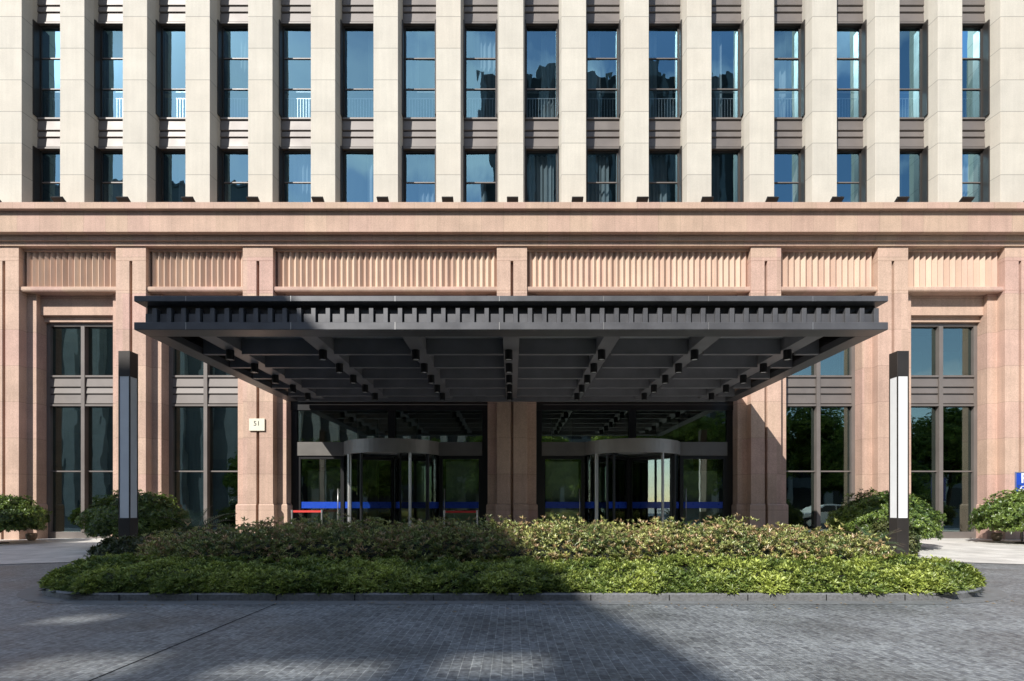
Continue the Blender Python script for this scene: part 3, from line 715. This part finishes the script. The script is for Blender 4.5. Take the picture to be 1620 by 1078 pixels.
# island kerb
ISL = dict(hl=5.62, yc=9.82, r=2.07)
def stadium(hl, yc, r, n=22):
    p = []
    for i in range(n+1): t = -math.pi/2+math.pi*i/n; p.append((hl+r*math.cos(t), yc+r*math.sin(t)))
    for i in range(n+1): t = math.pi/2+math.pi*i/n; p.append((-hl+r*math.cos(t), yc+r*math.sin(t)))
    return p
isl = thing('planted_island', (0, 9.82, 0), 'long rounded traffic island with a dark granite kerb holding the hedges', 'island')
O_ = stadium(5.76, 9.82, 2.07); I_ = stadium(5.76, 9.82, 1.93); I2 = stadium(5.76, 9.82, 2.045); m = MB(); n = len(O_)
m.v += [(x, y, -.02) for x, y in O_]+[(x, y, .085) for x, y in O_]+[(x, y, .105) for x, y in I2]+[(x, y, .105) for x, y in I_]+[(x, y, .02) for x, y in I_]
for i in range(n):
    j = (i+1) % n
    for q in range(4): m.f.append((q*n+i, q*n+j, (q+1)*n+j, (q+1)*n+i))
m.build('kerb', M['kerb'], isl)
m = MB(); m.v = [(x, y, .07) for x, y in I_]; m.f = [tuple(range(n))]; m.build('soil_bed', M['soil'], isl)
m = MB()
for i in range(-5, 6): m.box(i*1.12-.005, i*1.12+.005, 7.742, 7.752, 0.005, .09)
m.build('kerb_joint', M['black'], isl)

def prof(e, wdt, H): q = np.clip(e/wdt, 0, 1); return H*(1-(1-q)**2.4)**(1/2.0)
def hedge_pts(n, hl, yc, r, wdt, Hf, zlow, rng, front_bias=True):
    # top
    x = rng.uniform(-hl-r, hl+r, n*2); y = rng.uniform(yc-r, yc+r, n*2); e = edge_dist(x, y, hl, yc, r); ok = e > .02; x, y, e = x[ok][:n], y[ok][:n], e[ok][:n]
    H = Hf(x, y); z = prof(e, wdt, H)
    # edge ring
    k = n//2; s = rng.random(k); per = 2*2*hl+2*np.pi*r; q = s*per
    xs = np.zeros(k); ys = np.zeros(k); 
    A = q < 2*hl; xs[A] = -hl+q[A]; ys[A] = yc-1; nx = np.zeros(k); ny = np.zeros(k); ny[A] = -1; bx = xs.copy()
    B = (q >= 2*hl) & (q < 2*hl+np.pi*r); t = (q[B]-2*hl)/r-np.pi/2; nx[B] = np.cos(t); ny[B] = np.sin(t); bx[B] = hl
    C = (q >= 2*hl+np.pi*r) & (q < 4*hl+np.pi*r); bx[C] = hl-(q[C]-2*hl-np.pi*r); ny[C] = 1
    D = q >= 4*hl+np.pi*r; t = (q[D]-4*hl-np.pi*r)/r+np.pi/2; nx[D] = np.cos(t); ny[D] = np.sin(t); bx[D] = -hl
    hh = rng.random(k); Hh = Hf(bx+nx*r, yc+ny*r); zz = zlow+(Hh*.93-zlow)*hh
    qq = 1-np.clip(1-(zz/Hh)**2.0, 0, 1)**(1/2.4); ee = qq*wdt
    xe = bx+nx*(r-ee); ye = yc+ny*(r-ee)
    X_ = np.concatenate([x, xe]); Y_ = np.concatenate([y, ye]); Z_ = np.concatenate([z, zz])
    # normals
    def f(x, y): return prof(edge_dist(x, y, hl, yc, r), wdt, Hf(x, y))
    h = .03; gx = (f(X_+h, Y_)-f(X_-h, Y_))/(2*h); gy = (f(X_, Y_+h)-f(X_, Y_-h))/(2*h)
    Nn = np.stack([-gx, -gy, np.ones_like(gx)], 1); Nn = np.nan_to_num(Nn); Nn /= np.linalg.norm(Nn, axis=1)[:, None]
    return np.stack([X_, Y_, Z_], 1), Nn
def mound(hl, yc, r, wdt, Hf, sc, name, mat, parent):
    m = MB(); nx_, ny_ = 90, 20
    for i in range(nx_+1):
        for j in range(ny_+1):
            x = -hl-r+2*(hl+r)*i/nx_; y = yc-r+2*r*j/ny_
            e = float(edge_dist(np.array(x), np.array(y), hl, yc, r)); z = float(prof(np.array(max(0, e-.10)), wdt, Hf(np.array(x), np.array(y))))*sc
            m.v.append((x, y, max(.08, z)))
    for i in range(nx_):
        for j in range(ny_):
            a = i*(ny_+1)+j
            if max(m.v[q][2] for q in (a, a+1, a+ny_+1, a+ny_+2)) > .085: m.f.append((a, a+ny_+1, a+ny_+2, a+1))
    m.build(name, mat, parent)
# low hedge
lowH = lambda x, y: .385+.05*sinnoise(x, y, 2.1, 1.0)
lh = thing('low_hedge', (0, 9.82, .07), 'low bright green hedge of leaf rosettes filling the front and ends of the island', 'hedge')
P, Nn = hedge_pts(19000, 5.76, 9.82, 2.06, .55, lowH, .10, rng)
keep = ~((edge_dist(P[:, 0], P[:, 1], 5.9, 10.5, 1.1) > .12)); P, Nn = P[keep], Nn[keep]
cl_ = clumps(P, Nn, 5.76, 9.82, 2.06, 520, .19, .065, rng)
P = P+rng.normal(0, .014, P.shape)+Nn*cl_[:, None]-Nn*(rng.random((len(P), 1))**1.4*.09)+Nn*.01
P[:, 2] = np.maximum(P[:, 2], .10)
AX = Nn*.8+np.array([[0, 0, .75]])+rng.normal(0, .28, P.shape)
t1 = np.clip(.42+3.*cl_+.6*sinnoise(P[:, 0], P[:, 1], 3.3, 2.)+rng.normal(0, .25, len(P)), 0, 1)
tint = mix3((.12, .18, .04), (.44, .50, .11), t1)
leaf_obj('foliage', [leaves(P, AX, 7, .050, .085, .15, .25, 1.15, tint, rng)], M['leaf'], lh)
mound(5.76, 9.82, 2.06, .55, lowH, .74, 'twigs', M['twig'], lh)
# tall hedge
tH = lambda x, y: .84-.24*np.clip((np.abs(x)-4.6)/2.0, 0, 1)+.05*sinnoise(x, y, 2.4, 5.)+.045*sinnoise(x, y, 7., 2.)-.10*np.clip((y-10.7)*-1, 0, 1)
th_ = thing('tall_hedge', (0, 10.7, .07), 'taller loose hedge with bronze and green leaf sprigs behind the low hedge', 'hedge')
P, Nn = hedge_pts(8600, 5.9, 10.5, 1.2, .45, tH, .22, rng)
cl_ = clumps(P, Nn, 5.9, 10.5, 1.2, 260, .24, .11, rng)[:, None]
up = rng.random((len(P), 1))**3*.24
P = P+rng.normal(0, .03, P.shape)+Nn*cl_+np.array([[0, 0, 1.]])*up-Nn*(rng.random((len(P), 1))**1.3*.13)
AX = Nn*.30+np.array([[0, -.15, 1.1]])+rng.normal(0, .30, P.shape)
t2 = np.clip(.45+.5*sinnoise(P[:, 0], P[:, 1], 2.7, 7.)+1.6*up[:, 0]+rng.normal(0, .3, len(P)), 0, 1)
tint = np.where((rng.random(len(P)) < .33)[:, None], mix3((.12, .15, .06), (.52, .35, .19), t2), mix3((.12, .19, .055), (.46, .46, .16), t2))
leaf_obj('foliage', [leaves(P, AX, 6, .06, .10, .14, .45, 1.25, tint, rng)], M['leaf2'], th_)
sprig = P[::9][:900]; m = MB()
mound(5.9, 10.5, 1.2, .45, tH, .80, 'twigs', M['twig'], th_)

# domed shrubs with short trunks
def crown(cx, cy, z0, z1, rx, ry, n, nl, L, tA, tB, rng, clump=.16, thick=.35, flat=.12):
    u = rng.random(n)*2*np.pi; v = rng.uniform(-.38, 1, n); rr = 1-thick*rng.random(n)**1.6
    ch = np.sqrt(np.clip(1-v*v, 0, 1))
    lump = 1+clump*sinnoise(u*1.9+0, v*3.1, 1.9, 3.)+.5*clump*sinnoise(u*4, v*7, 1.7, 1.)
    x = cx+rx*ch*np.cos(u)*rr*lump; y = cy+ry*ch*np.sin(u)*rr*lump
    zc = z0+(z1-z0)*flat*2; z = np.where(v > 0, zc+(z1-zc)*v*rr*lump, zc+(zc-z0)*v*2.4*rr)
    P = np.stack([x, y, z], 1)+rng.normal(0, .02*rx, (n, 3))
    A = np.stack([ch*np.cos(u), ch*np.sin(u), np.maximum(v, -.2)+.4], 1)+rng.normal(0, .35, (n, 3))
    t = np.clip(.4+.5*sinnoise(P[:, 0], P[:, 1]+P[:, 2], 3.5/rx, 2.)+rng.normal(0, .28, n), 0, 1)
    return leaves(P, A, nl, L*.75, L*1.15, .22, .0, .9, mix3(tA, tB, t), rng)
def shrub(name, x, y, zt, zb, r, label, group, seed, n=5200):
    rg = np.random.default_rng(seed); r2 = random.Random(seed); gz = .06+.09*min(1, max(0, (y-13)/6))
    t = thing(name, (x, y, gz), label, 'shrub', group)
    leaf_obj('crown', [crown(x, y, zb, zt, r, r*.85, n, 6, .085, (.055, .10, .024), (.22, .30, .06), rg, clump=.22)], M['leaf2'], t)
    m = MB(); mid = (x+.05, y, zb-.12)
    m.tube((x, y, gz-.05), mid, .055, .045, 8)
    for i in range(7):
        a = 2*math.pi*i/7+r2.random(); q = (x+math.cos(a)*r*.62, y+math.sin(a)*r*.55, zb+(zt-zb)*r2.uniform(.25, .55)); md = tuple((mid[j]*.5+q[j]*.5)-(0.06 if j == 2 else 0) for j in range(3))
        m.tube(mid, md, .034, .022, 6).tube(md, q, .022, .008, 6)
    m.build('trunk', M['bark'], t, smooth=True)
    MB().lathe(x, y, [(0, gz+.03), (.35, gz+.02), (.42, gz-.03)], 16).build('soil_ring', M['soil'], t)
gS = 'domed shrubs along the facade'
shrub('domed_shrub', -11.42, 16.6, 1.72, .45, 1.42, 'broad domed green shrub behind the left lamp column', gS, 21, 6000)
shrub('domed_shrub', 11.38, 16.6, 1.70, .42, 1.48, 'broad domed green shrub behind the right lamp column', gS, 22, 6000)
shrub('domed_shrub', -16.95, 17.8, 1.66, .55, 1.42, 'domed green shrub cut by the left edge of the photo', gS, 23)
shrub('domed_shrub', 16.95, 17.8, 1.80, .55, 1.52, 'domed green shrub on thin stems in front of the parking sign', gS, 24)
# low round bushes by the lamp posts
rg = np.random.default_rng(31)
for x, y, r, zt, lab in ((10.0, 14.3, .62, .98, 'small loose bush at the foot of the right lamp column'), (-8.9, 12.6, .75, .62, 'small dark bush at the foot of the left lamp column'), (-12.2, 14.9, .01, .1, None)):
    if not lab: continue
    t = thing('small_bush', (x, y, 0.02), lab, 'bush', 'small bushes beside the lamp columns')
    leaf_obj('foliage', [crown(x, y, .05, zt, r, r*.8, 1100, 6, .095, (.05, .075, .025), (.13, .14, .05), rg, clump=.2)], M['leaf2'], t)
    m = MB()
    for i in range(6): a = i*1.05; m.tube((x, y, .0), (x+math.cos(a)*r*.5, y+math.sin(a)*r*.5, zt*.6), .015, .006, 5)
    m.build('stem', M['bark'], t)
# cycads
def cycad(x, y, z, s, label, seed):
    r2 = random.Random(seed); t = thing('sago_palm', (x, y, z), label, 'palm', 'sago palms behind the hedge')
    V_, F_, C_ = [], [], []
    MB().lathe(x, y, [(0, z+.30*s), (.10*s, z+.26*s), (.13*s, z+.1*s), (.12*s, z)], 10).build('trunk', M['bark'], t)
    stems = MB()
    for i in range(26):
        a = 2*math.pi*i/26*1.618*3+r2.random()*.4; lf = s*r2.uniform(.75, 1.0); e = r2.uniform(.25, 1.25); p = Vector((x, y, z+.28*s)); pts_ = [p.copy()]
        d_ = Vector((math.cos(a)*math.cos(e), math.sin(a)*math.cos(e), math.sin(e)))
        for q in range(12): p = p+d_*lf/12; d_ = (d_+Vector((0, 0, -.11))).normalized(); pts_.append(p.copy())
        for q in range(1, 13):
            dd = (pts_[q]-pts_[q-1]).normalized(); sd = dd.cross(Vector((0, 0, 1))).normalized(); upv = sd.cross(dd)
            for fr in (0, .5):
                b0 = pts_[q-1].lerp(pts_[q], fr); ll = s*.17*math.sin(math.pi*min(1, (q+fr)/13.2+.12))
                for sg_ in (-1, 1):
                    tipp = b0+sd*sg_*ll+dd*ll*.5+upv*ll*.35; n0 = len(V_)
                    V_ += [tuple(b0-dd*.010*s), tuple(b0+dd*.012*s), tuple(tipp)]; F_.append((n0, n0+1, n0+2)); 
        for q in range(0, 12, 3): stems.tube(pts_[q], pts_[q+3], .007*s, .005*s, 4, cap=False)
    V_ = np.array(V_); F_ = np.array(F_); C_ = np.tile(np.array([[.07, .12, .05]]), (len(V_), 1))
    leaf_obj('frond', [(V_, F_, C_)], M['leaf2'], t); stems.build('frond_rib', M['bark'], t)
cycad(-7.2, 12.3, .25, 1.2, 'sago palm with arching dark fronds left behind the hedge', 5)
cycad(8.45, 12.7, .0, .95, 'sago palm with arching fronds by the right lamp column', 6)
# stone pots
for x, y, lab in ((X(1577, 18.9), 18.9, 'small round stone pot at the foot of the right pilaster'), (X(50, 19.0), 19.0, 'small round stone pot at the foot of the left pilaster')):
    t = MB().lathe(x, y, [(0, .145), (.09, .145), (.13, .20), (.165, .30), (.16, .38), (.13, .41), (.11, .40), (.12, .35), (0, .34)], 18).build('stone_pot', M['pot'], None, smooth=True, org=(x, y, .145))
    tag(t, lab, 'pot', 'stone pots by the pilasters')
# indoor potted palm
t = thing('potted_palm', (7.1, 22.3, .17), 'dark potted palm inside the glass right of the right revolving door', 'potted plant')
MB().lathe(7.1, 22.3, [(0, .17), (.18, .17), (.24, .6), (.20, .6), (0, .55)], 16).build('pot', M['white'], t)
m = MB()
for i in range(14):
    a = i*2.4; p = Vector((7.1, 22.3, .55)); d_ = Vector((math.cos(a)*.45, math.sin(a)*.45, 1)).normalized()
    for q in range(9):
        p2 = p+d_*.17; d_ = (d_+Vector((math.cos(a)*.13, math.sin(a)*.13, -.12))).normalized(); sd = d_.cross(Vector((0, 0, 1))).normalized()*.05*math.sin(math.pi*(q+1)/10)
        m.quad(tuple(p-sd), tuple(p+sd), tuple(p2+sd), tuple(p2-sd)); p = p2
m.build('fronds', M['twig'], t)

# ================================================================ ACROSS THE ROAD (seen in the glass, throws the shade)
def front_piers(m, x0, x1, yf, z0, z1, pitch, wd, dp):
    n = int((x1-x0)/pitch)
    for i in range(n+1):
        x = x0+i*(x1-x0-wd)/n; m.box(x, x+wd, yf, yf+dp, z0, z1)
# unseen office (left); its slotted top plate is added to shape the shade
ob = thing('office_building', (-48, -40, 0), 'pale office building mirrored in the left lower panes, with an added slotted plate that shapes the shade', 'building')
MB().box(-72, -30.5, -56, -27, 0, 28.3).build('wall', M['dusk'], ob)
m = MB(); front_piers(m, -72, -30.5, -27, 0, 28.3, 3.4, 1.3, .8); m.build('facade_piers', M['pale'], ob)
SH = Vector((40/1.4, 40*1.47/1.4))
slots = [(-5.5, -4.65, 6.3, 7.0), (-4.15, -2.95, 4.25, 5.2), (-2.4, -.9, 4.25, 4.95), (-.55, .45, 4.4, 5.2)]
# added shade plate in strips; open slots pass sun patches to the paving
ys = sorted({-57.0, -23.6, *[v-SH.y for s_ in slots for v in (s_[2], s_[3])]})
m = MB()
for y0, y1 in zip(ys[:-1], ys[1:]):
    def xr(y): return -29.25+5.7*(y+23.6)/(-57+23.6)
    hs_ = sorted([(s_[0]-SH.x, s_[1]-SH.x) for s_ in slots if s_[2]-SH.y <= y0+1e-6 and s_[3]-SH.y >= y1-1e-6])
    cur = -75
    for a, b in hs_:
        m.prism([(cur, y0), (a, y0), (a, y1), (cur, y1)], 39.7, 40.0); cur = b
    m.prism([(cur, y0), (xr(y0), y0), (xr(y1), y1), (cur, y1)], 39.7, 40.0)
m.box(-75, -29.4, -24.4, -23.8, 31, 39.69)  # added screen, a dark mass for the panes, kept above the slot rays
m.build('shade_plate', M['dusk'], ob)
m = MB()
for x in (-73, -64, -55, -46, -37.5): m.box(x, x+.5, -28.5, -28, 28.3, 39.7); 
for x in (-73, -64, -55, -46, -37.5): m.box(x, x+.5, -54.5, -54, 28.3, 39.7)
m.build('shade_plate_column', M['pale'], ob)  # supports added under the shade plate
# dark tower (centre right in the upper panes)
tw_ = thing('office_tower', (13, -40, 0), 'tall dark tower mirrored in the upper panes above the canopy', 'building')
MB().box(-4, 31, -52, -31, 0, 58).build('wall', M['roomd'], tw_)
m = MB(); front_piers(m, -4, 31, -31, 0, 58, 2.6, .8, .7)
m.box(3, 6, -36, -32, 58, 60.5).box(14, 20, -37, -32, 58, 61).box(24, 26, -36, -32, 58, 60.2)
m.build('facade_piers', M['dusk'], tw_)
# unseen low block added to keep horizon sky out of the glass
lb = thing('horizon_block', (10, -22, 0), 'long low grey block added behind the street trees to keep horizon sky out of the entrance glass', 'building')
MB().box(-29, 62, -26.5, -21, 0, 9).build('wall', M['dusk'], lb)
m = MB(); front_piers(m, -29, 62, -21, 0, 9, 4.2, .7, .5); m.build('facade_piers', M['pale'], lb)
m = MB(); m.box(-29, 62, -20.97, -20.95, 1.0, 3.4).box(-29, 62, -20.97, -20.95, 4.6, 7.6); m.build('window_band', M['black'], lb)
cb2 = thing('colonnade_building', (-16, -22, 0), 'pale pier-fronted building mirrored in the transom over the left revolving door', 'building')
MB().box(-29, -3, -20.9, -17.5, 0, 15).build('wall', M['roomd'], cb2)
m = MB(); front_piers(m, -29, -3, -17.5, 0, 15, 1.9, .8, .6); m.box(-29, -3, -17.45, -16.85, 15, 16); m.build('facade_piers', M['cream'], cb2)
# trees over the road
def big_tree(x, y, h, r, seed, lab):
    rg = np.random.default_rng(seed); r2 = random.Random(seed)
    t = thing('street_tree', (x, y, 0), lab, 'tree', 'street trees over the road')
    parts = []
    for i in range(9):
        a = r2.random()*6.3; q = r2.uniform(0, .6)*r; s_ = r*r2.uniform(.45, .7); zc = h*r2.uniform(.32, .8)
        parts.append(crown(x+math.cos(a)*q, y+math.sin(a)*q, zc-s_*.5, zc+s_*.8, s_, s_, 750, 5, .30, (.10, .16, .03), (.34, .44, .08), rg, clump=.25, thick=.6))
    leaf_obj('crown', parts, M['leafb'], t)
    m = MB(); m.tube((x, y, 0), (x+.1, y, h*.4), .2, .14, 10)
    for i in range(6):
        a = i*1.05+r2.random()*.5; m.tube((x+.1, y, h*.38), (x+math.cos(a)*r*.5, y+math.sin(a)*r*.5, h*.7), .10, .03, 7)
    m.build('trunk', M['bark'], t, smooth=True)
TR = ((-24, -12, 8.5, 3.4), (-17, -11, 8, 3.0), (-8, -13, 8.2, 3.2), (-2, -12, 9.5, 3.6), (3.5, -10, 9.0, 3.6), (9.5, -11, 10, 3.9), (15.5, -9, 10.5, 4.0), (21.5, -9, 12, 4.4), (27.5, -8, 12, 4.6), (33.5, -10, 11, 4.4), (40, -9, 11, 4.5))
TL = ['end tree on the left of the row over the road', 'second tree from the left in the row over the road', 'small tree before the dark tower foot, third from the left over the road', 'fourth tree from the left over the road, left of the gap behind the camera', 'fifth tree from the left over the road, facing the central pilaster', 'sixth tree from the left over the road, facing the right revolving door', 'seventh tree from the left over the road, facing the window right of the canopy', 'tall tree mirrored in the window right of the canopy, eighth from the left', 'tall broad tree facing the outermost right window, ninth from the left', 'tenth tree from the left over the road, beyond the parking sign', 'last tree on the right of the row over the road']
for i, (x, y, h, r) in enumerate(TR):
    big_tree(x, y, h, r, 50+i, TL[i])
# white car on the drive right of the frame
cr_ = thing('parked_car', (19.6, 6.6, 0), 'white car parked on the drive, mirrored in the window right of the canopy', 'car')
x0 = 17.3
prf = [(x0, .35), (x0+.02, .62), (x0+.25, .80), (x0+1.15, .98), (x0+1.9, 1.42), (x0+3.2, 1.46), (x0+4.05, 1.05), (x0+4.5, 1.0), (x0+4.6, .6), (x0+4.55, .3), (x0+4.05, .28), (x0+3.95, .5), (x0+3.7, .66), (x0+3.45, .6), (x0+3.3, .28), (x0+1.3, .28), (x0+1.18, .55), (x0+.9, .68), (x0+.62, .55), (x0+.5, .28)]
MB().profy(prf, 5.75, 7.5).build('body', M['car'], cr_, bevel=.05)
for yy, sgn in ((5.74, -1), (7.51, 1)):
    MB().profy([(x0+1.35, 1.0), (x0+1.95, 1.36), (x0+2.55, 1.38), (x0+2.55, 1.0)], yy-.005, yy+.005).profy([(x0+2.62, 1.0), (x0+2.62, 1.38), (x0+3.15, 1.38), (x0+3.7, 1.02)], yy-.005, yy+.005).build('side_window', M['black'], cr_)
    for wx in (x0+.9, x0+3.7):
        a, b = (yy-.02, yy+.2) if sgn < 0 else (yy-.2, yy+.02)
        wh = MB().tube((wx, a, .33), (wx, b, .33), .33, .33, 24).build('wheel', M['tyre'], cr_)
        q = a-.01 if sgn < 0 else b+.01
        MB().tube((wx, q, .33), (wx, q+.012*sgn, .33), .21, .19, 18).build('rim', M['steel'], wh)
MB().prism([(x0+1.2, 5.85), (x0+1.9, 5.95), (x0+1.9, 7.3), (x0+1.2, 7.4)], 1.0, 1.005)
for yy in (5.85, 6.95): MB().box(x0-.01, x0+.2, yy, yy+.45, .62, .76).build('headlight', M['lens'], cr_, bevel=.02)
